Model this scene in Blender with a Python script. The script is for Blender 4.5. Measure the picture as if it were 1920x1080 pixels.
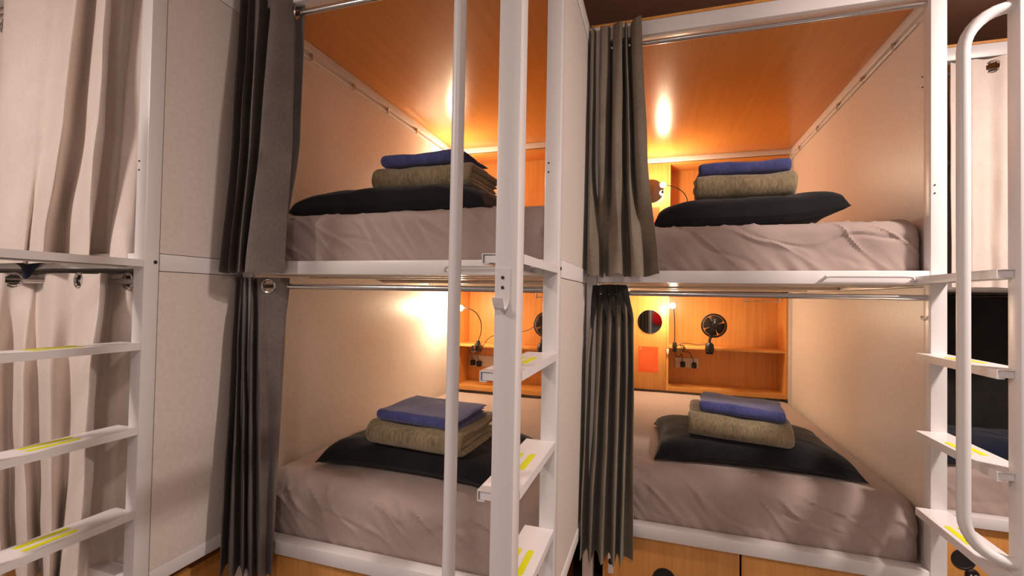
import bpy, bmesh, math, random
from mathutils import Vector, Matrix, noise
random.seed(7)
for o in list(bpy.data.objects): bpy.data.objects.remove(o)
C = bpy.context.scene.collection
PI = math.pi

# ---------------------------------------------------------------- camera
cam_d = bpy.data.cameras.new('camera'); cam = bpy.data.objects.new('camera', cam_d); C.objects.link(cam)
R_ = Vector((0.95345211, 0.30096348, 0.01870986)); U_ = Vector((-0.01177186, -0.02484978, 0.99962188)); F_ = Vector((-0.30131461, 0.95331185, 0.02015017))
m = Matrix((R_, U_, -F_)).transposed().to_4x4(); m.translation = Vector((0, 0, 1.5)); cam.matrix_world = m
cam_d.sensor_width = 36; cam_d.lens = 36*871.05/1920; cam_d.clip_start = .02
bpy.context.scene.camera = cam
# ---------------------------------------------------------------- world, light, exposure
sc = bpy.context.scene
w = bpy.data.worlds.new('world'); sc.world = w; w.use_nodes = True
w.node_tree.nodes['Background'].inputs[0].default_value = (1.0, .86, .80, 1)
w.node_tree.nodes['Background'].inputs[1].default_value = .30
sc.view_settings.view_transform = 'Standard'; sc.view_settings.look = 'None'
sc.view_settings.gamma = 1; sc.view_settings.use_curve_mapping = False
sc.view_settings.exposure = 0.3
def area(name, loc, size, power, col, tgt=None):
    l = bpy.data.lights.new(name, 'AREA'); l.shape = 'DISK'; l.size = size; l.energy = power; l.color = col
    o = bpy.data.objects.new(name, l); C.objects.link(o); o.location = loc
    if tgt: o.rotation_euler = (Vector(tgt)-Vector(loc)).to_track_quat('-Z', 'Y').to_euler()
    return o
ROOMC = (1.0, .855, .78)
def ceiling_fill(loc, r, power):  # added point fill that brightens the ceiling near the area lamps
    l = bpy.data.lights.new('ceiling_lamp_and_fill', 'POINT'); l.shadow_soft_size = r; l.energy = power; l.color = ROOMC
    o = bpy.data.objects.new('ceiling_lamp_and_fill', l); C.objects.link(o); o.location = loc
area('ceiling_lamp_and_fill', (1.75, 1.15, 2.93), .22, 46, ROOMC)
area('ceiling_lamp_and_fill', (-2.3, -.5, 2.93), .22, 30, ROOMC)
area('ceiling_lamp_and_fill', (.2, -1.3, 2.93), .3, 19, ROOMC)  # added front fill behind the camera, also lights the mirrored objects
ceiling_fill((1.75, 1.15, 2.70), .10, 24)
ceiling_fill((-2.3, -.5, 2.70), .10, 14)
LAMPC = (1.0, .76, .50)
LAMP_E = 680

# ---------------------------------------------------------------- materials
def srgb(r, g, b):
    f = lambda c: (c/255/12.92) if c/255 <= .04045 else ((c/255+.055)/1.055)**2.4
    return (f(r), f(g), f(b), 1)
def mat(name, col, rough=.5, metal=0, spec=.5):
    m = bpy.data.materials.new(name); m.use_nodes = True; b = m.node_tree.nodes['Principled BSDF']
    b.inputs['Base Color'].default_value = col if len(col) == 4 else (*col, 1)
    b.inputs['Roughness'].default_value = rough; b.inputs['Metallic'].default_value = metal
    b.inputs['Specular IOR Level'].default_value = spec
    return m
def nd(m, t, **k):
    n = m.node_tree.nodes.new(t)
    for a, v in k.items():
        if a in n.inputs.keys(): n.inputs[a].default_value = v
        else: setattr(n, a, v)
    return n
def lk(m, a, b): m.node_tree.links.new(a, b)
def noisy(m, c1, c2, scale, detail=4, stretch=(1, 1, 1), bump=0, bscale=None, lo=.35, hi=.65, dist=.002):
    b = m.node_tree.nodes['Principled BSDF']
    tc = nd(m, 'ShaderNodeTexCoord'); mp = nd(m, 'ShaderNodeMapping'); mp.inputs['Scale'].default_value = stretch
    lk(m, tc.outputs['Object'], mp.inputs['Vector'])
    n = nd(m, 'ShaderNodeTexNoise'); n.inputs['Scale'].default_value = scale; n.inputs['Detail'].default_value = detail
    lk(m, mp.outputs[0], n.inputs['Vector'])
    r = nd(m, 'ShaderNodeValToRGB'); r.color_ramp.elements[0].position = lo; r.color_ramp.elements[1].position = hi
    r.color_ramp.elements[0].color = c1; r.color_ramp.elements[1].color = c2
    lk(m, n.outputs[0], r.inputs[0]); lk(m, r.outputs[0], b.inputs['Base Color'])
    if bump:
        n2 = nd(m, 'ShaderNodeTexNoise'); n2.inputs['Scale'].default_value = bscale or scale; n2.inputs['Detail'].default_value = 3
        lk(m, mp.outputs[0] if bscale is None else tc.outputs['Object'], n2.inputs['Vector'])
        bp = nd(m, 'ShaderNodeBump'); bp.inputs['Strength'].default_value = bump; bp.inputs['Distance'].default_value = dist
        lk(m, n2.outputs[0], bp.inputs['Height']); lk(m, bp.outputs[0], b.inputs['Normal'])
    return m
WHITE = mat('white_powder_coat', srgb(236, 232, 232), .32)
GLOSSW = mat('glossy_white_deck', srgb(232, 222, 212), .2)
PANEL = noisy(mat('white_laminate_panel', srgb(228, 218, 210), .38), srgb(230, 219, 210), srgb(236, 226, 218), 60, bump=.03, bscale=260, dist=.0004)
def wood(name, a, b_, c, axis='z', rough=.28):
    m = mat(name, a, rough)
    b = m.node_tree.nodes['Principled BSDF']
    tc = nd(m, 'ShaderNodeTexCoord'); mp = nd(m, 'ShaderNodeMapping')
    st = {'z': (26, 26, .8), 'x': (.8, 26, 26), 'y': (26, .8, 26)}[axis]
    mp.inputs['Scale'].default_value = st
    lk(m, tc.outputs['Object'], mp.inputs['Vector'])
    n = nd(m, 'ShaderNodeTexNoise'); n.inputs['Scale'].default_value = 1.6; n.inputs['Detail'].default_value = 7; n.inputs['Roughness'].default_value = .65; n.inputs['Distortion'].default_value = .35
    lk(m, mp.outputs[0], n.inputs['Vector'])
    r = nd(m, 'ShaderNodeValToRGB'); e = r.color_ramp.elements
    e[0].position = .28; e[0].color = b_; e[1].position = .72; e[1].color = c
    k = e.new(.5); k.color = a
    lk(m, n.outputs[0], r.inputs[0]); lk(m, r.outputs[0], b.inputs['Base Color'])
    bp = nd(m, 'ShaderNodeBump'); bp.inputs['Strength'].default_value = .12; bp.inputs['Distance'].default_value = .0008
    lk(m, n.outputs[0], bp.inputs['Height']); lk(m, bp.outputs[0], b.inputs['Normal'])
    return m
WOOD = wood('beech_laminate', srgb(224, 158, 84), srgb(212, 144, 72), srgb(232, 168, 94), 'z', .35)
WOODC = wood('beech_laminate_ceiling', srgb(216, 144, 70), srgb(210, 138, 65), srgb(222, 150, 75), 'y', .24)
WOODX = wood('beech_laminate_shelf', srgb(224, 158, 84), srgb(212, 144, 72), srgb(232, 168, 94), 'x', .35)
CHROME = mat('chrome', srgb(215, 212, 210), .16, 1)
BLACKP = mat('black_plastic', srgb(20, 20, 22), .4)
DARKM = mat('dark_rubber', srgb(34, 30, 28), .5)
SCREW = mat('screw_steel', srgb(70, 64, 60), .4, .8)
YEL = mat('yellow_grip_tape', srgb(226, 226, 10), .6)
SOCK = mat('white_plastic', srgb(226, 218, 205), .35)
def cloth(name, a, b, weave=420, bump=.35, patch=6, rough=.95, sheen=.15):
    m = mat(name, a, rough, spec=.15); bs = m.node_tree.nodes['Principled BSDF']
    bs.inputs['Sheen Weight'].default_value = sheen
    tc = nd(m, 'ShaderNodeTexCoord')
    n = nd(m, 'ShaderNodeTexNoise'); n.inputs['Scale'].default_value = patch; n.inputs['Detail'].default_value = 3; lk(m, tc.outputs['Object'], n.inputs['Vector'])
    mp = nd(m, 'ShaderNodeMapping'); mp.inputs['Scale'].default_value = (1, 1, .22); lk(m, tc.outputs['Object'], mp.inputs['Vector'])
    n2 = nd(m, 'ShaderNodeTexNoise'); n2.inputs['Scale'].default_value = weave; n2.inputs['Detail'].default_value = 2; lk(m, mp.outputs[0], n2.inputs['Vector'])
    mx = nd(m, 'ShaderNodeMath', operation='ADD'); lk(m, n.outputs[0], mx.inputs[0]); lk(m, n2.outputs[0], mx.inputs[1])
    r = nd(m, 'ShaderNodeValToRGB'); r.color_ramp.elements[0].position = .75; r.color_ramp.elements[1].position = 1.25
    ma = nd(m, 'ShaderNodeMath', operation='MULTIPLY'); ma.inputs[1].default_value = .5
    lk(m, mx.outputs[0], ma.inputs[0]); r.color_ramp.elements[0].position = .38; r.color_ramp.elements[1].position = .62
    r.color_ramp.elements[0].color = a; r.color_ramp.elements[1].color = b
    lk(m, ma.outputs[0], r.inputs[0]); lk(m, r.outputs[0], bs.inputs['Base Color'])
    bp = nd(m, 'ShaderNodeBump'); bp.inputs['Strength'].default_value = bump; bp.inputs['Distance'].default_value = .001
    lk(m, n2.outputs[0], bp.inputs['Height']); lk(m, bp.outputs[0], bs.inputs['Normal'])
    return m
CUR_BEIGE = cloth('beige_curtain_cloth', srgb(222, 208, 198), srgb(232, 219, 210), 300, .2)
CUR_GREY = cloth('grey_curtain_cloth', srgb(100, 91, 88), srgb(122, 112, 106), 380, .5)
CUR_BROWN = cloth('grey_brown_curtain_cloth', srgb(112, 102, 89), srgb(138, 126, 111), 380, .5)
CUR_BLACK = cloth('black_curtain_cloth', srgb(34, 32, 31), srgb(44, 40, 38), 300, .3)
SHEET = cloth('taupe_sheet', srgb(170, 152, 145), srgb(180, 161, 153), 500, .15, 3)
PILLOWM = cloth('black_pillowcase', srgb(26, 26, 29), srgb(34, 34, 37), 400, .2)
NAVYP = cloth('navy_pillowcase', srgb(22, 28, 44), srgb(28, 34, 52), 400, .2)
PLUSH = cloth('olive_plush', srgb(116, 102, 78), srgb(158, 142, 112), 110, .3, 7, sheen=.4)
TOWEL = cloth('blue_towel', srgb(66, 70, 122), srgb(86, 90, 146), 200, .6, 14, sheen=.3)

# ---------------------------------------------------------------- mesh helpers
def box(bm, x0, x1, y0, y1, z0, z1, bev=0, seg=2):
    v = [bm.verts.new((x, y, z)) for x in (x0, x1) for y in (y0, y1) for z in (z0, z1)]
    fs = [bm.faces.new([v[i] for i in f]) for f in ((0, 1, 3, 2), (4, 6, 7, 5), (0, 4, 5, 1), (2, 3, 7, 6), (0, 2, 6, 4), (1, 5, 7, 3))]
    if bev:
        es = {e for f in fs for e in f.edges}
        bmesh.ops.bevel(bm, geom=list(es), offset=bev, segments=seg, affect='EDGES', profile=.5)
    return bm
def B(*a, **k): return box(bmesh.new(), *a, **k)
def tube(bm, pts, r, n=12, cap=True):
    pts = [Vector(p) for p in pts]; rings = []
    up = Vector((0.0, 0.0, 1.0))
    t0 = (pts[1]-pts[0]).normalized()
    a = t0.orthogonal().normalized()
    for i, p in enumerate(pts):
        t = (pts[min(i+1, len(pts)-1)]-pts[max(i-1, 0)]).normalized()
        a = (a-t*a.dot(t)).normalized(); b = t.cross(a)
        rr = r[i] if isinstance(r, (list, tuple)) else r
        rings.append([bm.verts.new(p+(a*math.cos(2*PI*k/n)+b*math.sin(2*PI*k/n))*rr) for k in range(n)])
    for i in range(len(rings)-1):
        for k in range(n): bm.faces.new((rings[i][k], rings[i][(k+1) % n], rings[i+1][(k+1) % n], rings[i+1][k]))
    if cap: bm.faces.new(rings[0][::-1]); bm.faces.new(rings[-1])
    return bm
def lathe(bm, prof, center, axis, n=32):
    """prof: (radius, height along axis)"""
    c = Vector(center); ax = Vector(axis).normalized(); a = ax.orthogonal().normalized(); b = ax.cross(a); rings = []
    for r, h in prof:
        if r < 1e-6: rings.append([bm.verts.new(c+ax*h)])
        else: rings.append([bm.verts.new(c+ax*h+(a*math.cos(2*PI*k/n)+b*math.sin(2*PI*k/n))*r) for k in range(n)])
    for i in range(len(rings)-1):
        p, q = rings[i], rings[i+1]
        for k in range(n):
            if len(p) == 1 and len(q) == 1: continue
            if len(p) == 1: bm.faces.new((p[0], q[(k+1) % n], q[k]))
            elif len(q) == 1: bm.faces.new((p[k], p[(k+1) % n], q[0]))
            else: bm.faces.new((p[k], p[(k+1) % n], q[(k+1) % n], q[k]))
    return bm
def torus(bm, c, ax, R, r, n=28, k=8):
    c = Vector(c); ax = Vector(ax).normalized(); a = ax.orthogonal().normalized(); b = ax.cross(a); rings = []
    for i in range(n):
        d = a*math.cos(2*PI*i/n)+b*math.sin(2*PI*i/n)
        rings.append([bm.verts.new(c+d*(R+r*math.cos(2*PI*j/k))+ax*r*math.sin(2*PI*j/k)) for j in range(k)])
    for i in range(n):
        for j in range(k): bm.faces.new((rings[i][j], rings[(i+1) % n][j], rings[(i+1) % n][(j+1) % k], rings[i][(j+1) % k]))
    return bm
def smooth_by_angle(me, ang=35):
    for p in me.polygons: p.use_smooth = True
    try: me.set_sharp_from_angle(angle=math.radians(ang))
    except Exception: pass
def obj(name, bm, m, parent=None, label=None, smooth=True, off=None, mesh=None):
    """one mesh object; vertices are given in the local frame of the thing"""
    bmesh.ops.recalc_face_normals(bm, faces=bm.faces)
    me = bpy.data.meshes.new(name); bm.to_mesh(me); bm.free(); me.materials.append(m)
    if smooth: smooth_by_angle(me)
    o = bpy.data.objects.new(name, me); C.objects.link(o)
    if parent: o.parent = parent
    if off: o.location = off
    if label: o['label'] = label
    return o
def tag(o, label, cat, group=None, kind=None):
    if label: o['label'] = label
    if cat: o['category'] = cat
    if group: o['group'] = group
    if kind: o['kind'] = kind
    return o
def thing(name, label, cat, loc, rz=0, group=None):
    o = bpy.data.objects.new(name, None); C.objects.link(o); o.empty_display_size = .05
    o.location = loc; o.rotation_euler = (0, 0, rz)
    return tag(o, label, cat, group)
KIDS = {}
def kids(o): return [c for c in bpy.data.objects if c.parent == o]
def copy_tree(o, parent=None):
    c = o.copy(); C.objects.link(c); c.parent = parent
    for k in kids(o): copy_tree(k, c)
    return c
def struct(name, bm, m): o = obj(name, bm, m); o['kind'] = 'structure'; return o

# ---------------------------------------------------------------- layout (metres): right post face X, front Y
DX = {'A': (-1.652, 1.115), 'B': (-.309, 1.468), 'C': (.996, 2.076), 'D': (2.301, 2.684)}
TOP = 2.72
# the room
FLOORM = noisy(mat('grey_vinyl_floor', srgb(120, 112, 104), .5), srgb(112, 104, 96), srgb(128, 120, 112), 18)
CEILM = noisy(mat('brown_painted_ceiling', srgb(182, 148, 128), .85), srgb(178, 144, 124), srgb(186, 152, 132), 5)
WALLM = noisy(mat('beige_wall_paint', srgb(205, 190, 176), .8), srgb(200, 185, 171), srgb(210, 195, 181), 4)
struct('floor', B(-4.6, 4.2, -2.6, 5.6, -.05, 0), FLOORM)
struct('ceiling', B(-4.6, 4.2, -2.6, 5.6, 3.0, 3.05), CEILM)
struct('wall_back', B(-4.6, 4.2, 5.6, 5.7, 0, 3.0), WALLM)
struct('wall_left', B(-4.7, -4.6, -2.6, 5.6, 0, 3.0), WALLM)
struct('wall_right', B(4.2, 4.3, -2.6, 5.6, 0, 3.0), WALLM)

# ---------------------------------------------------------------- bunk frame (built once, copied)
TZ = [.204, .484, .764, 1.042, 1.324, 1.604]
def screw_bm(c, ax, r=.004): return lathe(bmesh.new(), [(0, .002), (r*.7, .002), (r, 0), (r, -.001)], c, ax, 10)
def pole_bm(zb):
    r = .115; px, py = -.168, -.426; pts = [(-.05, py, 2.345)]
    pts += [(px+r+ -r*math.sin(a), py, 2.345-r+r*math.cos(a)) for a in [PI/2*i/8 for i in range(9)]]
    pts += [(px, py, 1.9), (px, py, 1.2)]
    pts += [(px+r-r*math.cos(a), py, zb+r-r*math.sin(a)) for a in [PI/2*i/8 for i in range(9)]] + [(-.05, py, zb)]
    return tube(bmesh.new(), pts, .0158, 16)
def make_frame():
    t = thing('bunk_bed_frame', 'tmp', 'bunk bed', (0, 0, 0))
    P = lambda n, bm, m=WHITE, lab=None, par=None: obj(n, bm, m, par or t, lab)
    b = .003
    P('post', B(-.05, 0, 0, .05, 0, TOP, bev=b)); P('post', B(-1.304, -1.2585, 0, .05, 0, TOP, bev=b))
    for z in (.486, 1.574): P('deck_rail', B(-1.257, -.051, .001, .055, z, z+.052, bev=b))
    P('top_beam', B(-1.257, -.051, .001, .05, 2.655, TOP-.002, bev=b))
    # right side (outer) panels and their rails
    s = P('side_rail', B(-.034, 0, .053, 2.16, .486, .536, bev=.001)); s = P('side_rail', B(-.034, 0, .053, 2.16, 1.569, 1.628, bev=.001))
    P('side_rail', B(-.034, 0, .053, 2.16, 2.645, TOP-.001, bev=.001))
    P('side_panel', B(-.034, -.003, .053, 2.16, .538, 1.5665), PANEL); P('side_panel', B(-.034, -.003, .053, 2.16, 1.6305, 2.6425), PANEL)
    P('side_panel', B(-1.30, -1.272, .057, 2.16, .50, 2.67), PANEL)
    P('back_panel', B(-1.271, -.035, 2.20, 2.215, .3, 2.67), PANEL)
    # decks
    P('deck_board', B(-1.271, -.036, .056, 2.19, .498, .522), GLOSSW); P('deck_board', B(-1.271, -.036, .056, 2.19, 1.590, 1.612), GLOSSW)
    for y in (.14, .34, .95, 1.55): P('cross_beam', B(-1.27, -.037, y, y+.045, 1.572, 1.5895, bev=.004), GLOSSW)
    # roof
    P('ceiling_panel', B(-1.2715, -.0355, .052, 2.19, 2.673, 2.695), WOODC)
    P('roof_board', B(-1.30, -.002, .004, 2.20, TOP, TOP+.012), WOOD)
    for z1, nm in ((2.672, 'trim_angle'),):
        P(nm, B(-.046, -.0345, .052, 1.918, 2.628, z1, bev=.001)); P(nm, B(-1.2715, -1.261, .052, 1.918, 2.628, z1, bev=.001))
        P(nm, B(-1.26, -.047, 1.905, 1.918, 2.632, z1, bev=.001))
    for x in (-.042, -1.2655):
        wl = P('wire_channel', tube(bmesh.new(), [(x, .12, 2.603), (x, 1.9, 2.603)], .0045, 8))
        for y in (.30, .62, .95, 1.3, 1.7):
            obj('clip', B(x-.007, x+.007, y, y+.012, 2.596, 2.628, bev=.001), CHROME, wl)
    P('corner_post', B(-.0565, -.0345, 1.90, 1.918, .523, 1.589)); P('corner_post', B(-.0565, -.0345, 1.90, 1.918, 1.613, 2.63))
    P('corner_post', B(-1.2715, -1.225, 1.90, 1.918, .523, 1.589)); P('corner_post', B(-1.2715, -1.225, 1.90, 1.918, 1.613, 2.63))
    # small bolts and holes
    for z in (1.598,): P('bolt', screw_bm((.001, .037, z), (1, 0, 0), .0065), DARKM, 'black round bolt cap')
    for z in (1.94, 1.91): P('screw', screw_bm((-.038, -.001, z), (0, -1, 0), .003), SCREW)
    for z in (2.38, 2.34): P('screw', screw_bm((-.0345-.001, .09, z), (-1, 0, 0), .003), SCREW)
    # ladder stringer
    P('ladder_stringer', B(-.055, 0, -.4517, -.400, 0, TOP, bev=b))
    # treads: bent steel channel, open at the front
    for z in TZ:
        bm = bmesh.new()
        x0, x1, y0, y1 = -.096, 0., -.431, -.0005
        def prof(xo, yy): pass
        th = .0025; h = .0235
        outer = [(x0+.012, z-h-.004), (x0+.012, z-h), (x0+th, z-h), (x0+th, z-th), (x1-th, z-th), (x1-th, z-h+.001), (x1, z-h+.001), (x1, z), (x0, z), (x0, z-h-.004)]
        # left side and top
        for (a0, a1, c0, c1) in ((x0, x1, z-th, z), (x0, x0+th, z-h, z-th), (x1-th, x1, z-h, z-th), (x0, x0+.018, z-h-.0025, z-h)):
            yy0 = y0 if a0 < x1-.06 and not (a0 == x1-th) else -.398
            if a1-a0 > .05:   # top plate notched round the stringer
                box(bm, a0, -.056, y0, -.399, c0, c1); box(bm, a0, a1, -.3988, y1, c0, c1)
            else: box(bm, a0, a1, yy0, y1, c0, c1)
        tr = P('ladder_tread', bm)
        obj('end_plate', B(x0+.005, -.056, y0+.004, y0+.007, z-h+.001, z-.0045), WHITE, tr)
        obj('channel_shade', B(x0+.004, x0+.016, y0+.012, y0+.03, z-h, z-.004), DARKM, tr, 'dark block painted as shade in the channel end')  # dark block painting the shade inside the open channel end
        if z > .7 and z < 1.5:
            for xc in (-.072, -.036):
                g = bmesh.new(); n = 10; hw = .009; ya, yb = -.272, -.142
                loop = [(xc+hw*math.cos(a), yb-hw+hw*math.sin(a)) for a in [PI*i/n for i in range(n+1)]] + [(xc+hw*math.cos(a), ya+hw+hw*math.sin(a)) for a in [PI+PI*i/n for i in range(n+1)]]
                lo = [g.verts.new((x, y, z+.0002)) for x, y in loop]; hi = [g.verts.new((x, y, z+.0012)) for x, y in loop]
                g.faces.new(hi)
                for i in range(len(lo)): g.faces.new((lo[i], lo[(i+1) % len(lo)], hi[(i+1) % len(lo)], hi[i]))
                obj('grip_strip', g, YEL, tr, 'yellow-green grip strip')
    # grab pole: vertical tube with both ends bent to the stringer
    P('grab_pole', pole_bm(.795))
    # towel bar under the upper deck rail
    y = -.022; z = 1.604
    pts = [(-.395, .003, z-.016), (-.395, -.012, z-.012), (-.385, y, z-.002), (-.37, y, z), (-.14, y, z), (-.115, y, z-.002), (-.105, -.012, z-.012), (-.105, .003, z-.016)]
    P('handle_bar', tube(bmesh.new(), pts, .0062, 10))
    return t
frameA = make_frame(); frameA.location = (*DX['A'], 0)
frames = {'A': frameA}
for k in 'BCD': frames[k] = copy_tree(frameA); frames[k].location = (*DX[k], 0)
frames['A']['label'] = 'white steel bunk frame at the far left, fronted by closed beige curtains'
frames['B']['label'] = 'white steel bunk frame left of centre whose ladder stringer carries a coat hook'
frames['C']['label'] = 'white steel bunk frame right of centre with grey-brown curtains bunched at its left post'
frames['D']['label'] = 'white steel bunk frame set back at the far right behind the curved grab pole'
for f in frames.values(): f['group'] = 'stepped row of bunk frames'
bpy.data.objects.remove([c for c in kids(frames['B']) if c.name.startswith('grab_pole')][0])
obj('grab_pole', pole_bm(.42), WHITE, frames['B'], 'long straight grab pole running below the picture edge')
# coat hook on the stringer of B
hk = bmesh.new()
prof = [(-.4540, 1.566), (-.4540, 1.50), (-.4550, 1.487), (-.459, 1.476), (-.468, 1.472), (-.477, 1.476), (-.483, 1.486), (-.488, 1.499)]
hw = [.0165, .0165, .0155, .0125, .0115, .012, .013, .0135]
prev = None
for (y, z), h_ in zip(prof, hw): 
    i = prof.index((y, z)); a = Vector(prof[max(i-1, 0)]); c = Vector(prof[min(i+1, len(prof)-1)]); t = (c-a).normalized(); n = Vector((t.y, -t.x))*.0013
    q = [hk.verts.new((-.034-h_, y+n.x, z+n.y)), hk.verts.new((-.034+h_, y+n.x, z+n.y)), hk.verts.new((-.034+h_, y-n.x, z-n.y)), hk.verts.new((-.034-h_, y-n.x, z-n.y))]
    if prev:
        for j in range(4): hk.faces.new((prev[j], prev[(j+1) % 4], q[(j+1) % 4], q[j]))
    else: hk.faces.new(q)
    prev = q
hk.faces.new(prev[::-1])
strB = [c for c in kids(frames['B']) if c.name.startswith('ladder_stringer')][0]
hko = obj('coat_hook', hk, WHITE, strB, 'bent white steel coat hook')
fB = frames['B']
for z in (1.545, 1.522): obj('screw', screw_bm((-.034, -.4560, z), (0, -1, 0), .0042), SCREW, strB)

# ---------------------------------------------------------------- curtain rods
def rod(u, z, label, x1=-.037, x0=-1.269):
    t = thing('curtain_rod', label, 'curtain rod', (DX[u][0], DX[u][1]+.03, z), 0, 'chrome curtain rods')
    obj('tube', tube(bmesh.new(), [(x0+.004, 0, 0), (x1-.004, 0, 0)], .0105, 16), CHROME, t)
    for x, s in ((x0, 1), (x1, -1)):
        obj('wall_flange', lathe(bmesh.new(), [(0, 0), (.0215, 0), (.0215, .003), (.018, .006), (.0125, .007), (.0115, .016), (.0088, .0165)], (x, 0, 0), (s, 0, 0), 24), CHROME, t)
    return t
rod('A', 2.625, 'chrome curtain rod at the top of the far left bunk')
rod('A', 1.530, 'chrome rod seen through the eyelets of the lower beige curtain at far left')
rod('B', 2.625, 'chrome rod above the upper bunk left of centre')
rod('B', 1.527, 'chrome rod above the lower bunk left of centre')
rod('C', 2.632, 'chrome rod above the upper bunk right of centre')
rod('C', 1.527, 'chrome rod above the lower bunk right of centre')
rod('D', 2.600, 'chrome rod at the top of the far right bunk')

# ---------------------------------------------------------------- curtains
def catmull(p, n):
    out = []
    for i in range(len(p)-1):
        a, b, c, d = Vector(p[max(i-1, 0)]), Vector(p[i]), Vector(p[i+1]), Vector(p[min(i+2, len(p)-1)])
        for k in range(n):
            t = k/n; out.append(.5*((2*b)+(c-a)*t+(2*a-5*b+4*c-d)*t*t+(3*b-a-3*c+d)*t**3))
    out.append(Vector(p[-1])); return out
def curtain(label, group, levels, m, xmin=-9, n=8, holes=(), amp=.006, seed=0, rows=46, thick=.003, zwave=.004, zpow=1):
    """levels: top to bottom, (z, [(x, y) fold points])"""
    z_top, z_bot = levels[0][0], levels[-1][0]
    cur = [[(max(x, xmin+random.random()*.004), y) for x, y in pts] for z, pts in levels]; zs = [z for z, _ in levels]
    cols = [catmull(c, n) for c in cur]; nc = len(cols[0])
    ox, oy = sum(p[0] for p in cur[-1])/len(cur[-1]), sum(p[1] for p in cur[-1])/len(cur[-1])
    t = thing('curtain', label, 'curtain', (ox, oy, z_bot), 0, group)
    bm = bmesh.new(); G = []
    # dense rows at the top where the eyelets are
    zl = [z_top-.004*i for i in range(26)] if holes else [z_top]
    zz = zl[-1]; zl += [zz+(z_bot-zz)*(i/rows) for i in range(1, rows+1)]
    for z in zl:
        j = 0
        while j < len(zs)-2 and z < zs[j+1]: j += 1
        f = (zs[j]-z)/(zs[j]-zs[j+1]); f = f*f*(3-2*f)*.5+f*.5
        row = []
        dep = (z_top-z)/(z_top-z_bot)
        for k in range(nc):
            p = cols[j][k].lerp(cols[j+1][k], f)
            nv = noise.noise(Vector((k/n*.55+seed*7.3, z*1.9, seed)))*amp*(.4+1.2*dep)
            nw = noise.noise(Vector((k/n*1.3+seed*3.1, z*5.2, seed+4)))*amp*.45
            dz = noise.noise(Vector((k/n*.8, seed, 0)))*zwave*(1 if z in (z_top, z_bot) else 0)
            row.append(bm.verts.new((max(p.x+nw, xmin)-ox, p.y+nv+nw-oy, z+dz-z_bot)))
        G.append(row)
    for i in range(len(G)-1):
        for k in range(nc-1):
            bm.faces.new((G[i][k], G[i+1][k], G[i+1][k+1], G[i][k+1]))
    rings = []
    for (kf, zc) in holes:
        # eyelet centre in fold-parameter units
        k = int(kf*n); i = min(range(len(zl)), key=lambda q: abs(zl[q]-zc))
        c = G[i][k].co.copy(); tg = (G[i][min(k+2, nc-1)].co-G[i][max(k-2, 0)].co).normalized(); ax = tg.cross(Vector((0, 0, 1))).normalized()
        R = .0225
        dead = [f for f in bm.faces if (f.calc_center_median()-c).length < R*.98]
        bmesh.ops.delete(bm, geom=dead, context='FACES'); rings.append((c, ax, R))
    G = None
    # give the cloth its thickness: a second skin offset along the vertex normals, joined at the borders
    loose = [v for v in bm.verts if not v.link_faces]; bmesh.ops.delete(bm, geom=loose, context='VERTS')
    bm.normal_update(); fr = list(bm.faces); vs = list(bm.verts)
    twin = {v: bm.verts.new(v.co-v.normal*thick) for v in vs}
    border = [(l.vert, l.link_loop_next.vert) for f in fr for l in f.loops if len(l.edge.link_faces) == 1]
    for f in fr: bm.faces.new([twin[v] for v in reversed(f.verts)])
    for a, b in border: bm.faces.new((b, a, twin[a], twin[b]))
    obj('cloth', bm, m, t)
    for c, ax, R in rings:
        e = torus(bmesh.new(), c, ax, R+.004, .0042, 30, 8)
        obj('eyelet', e, CHROME, t, 'chrome eyelet ring')
    return t
CUR_A_UP = [
  (2.700,[(-2.752,1.130),(-2.683,1.200),(-2.444,1.110),(-2.231,1.100),(-2.141,1.125),(-1.990,1.090),(-2.030,1.160),(-1.847,1.090),(-1.881,1.150),(-1.871,1.190),(-1.829,1.190),(-1.765,1.200),(-1.745,1.220)]),
  (2.100,[(-2.820,1.130),(-2.736,1.200),(-2.410,1.090),(-2.215,1.080),(-2.148,1.100),(-1.992,1.060),(-2.044,1.140),(-1.820,1.060),(-1.894,1.140),(-1.880,1.180),(-1.827,1.150),(-1.778,1.170),(-1.755,1.200)]),
  (1.590,[(-2.859,1.130),(-2.777,1.200),(-2.399,1.070),(-2.204,1.060),(-2.204,1.090),(-2.057,1.050),(-2.116,1.130),(-1.823,1.050),(-1.936,1.130),(-1.904,1.160),(-1.778,1.100),(-1.726,1.120),(-1.761,1.180)])]
CUR_A_LOW = [
  (1.556,[(-2.836,1.200),(-2.447,1.100),(-2.379,1.130),(-2.367,1.180),(-2.338,1.190),(-2.121,1.110),(-2.011,1.130),(-1.867,1.100),(-1.812,1.090),(-1.885,1.170),(-1.781,1.150),(-1.766,1.180)]),
  (1.200,[(-2.763,1.180),(-2.356,1.070),(-2.369,1.130),(-2.184,1.070),(-2.198,1.120),(-2.018,1.060),(-2.011,1.120),(-1.871,1.070),(-1.771,1.040),(-1.896,1.150),(-1.832,1.170),(-1.762,1.180)]),
  (0.460,[(-2.711,1.180),(-2.246,1.050),(-2.299,1.120),(-2.082,1.050),(-2.144,1.120),(-1.935,1.040),(-1.998,1.100),(-1.855,1.040),(-1.766,1.020),(-1.862,1.100),(-1.846,1.160),(-1.767,1.180)])]
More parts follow.
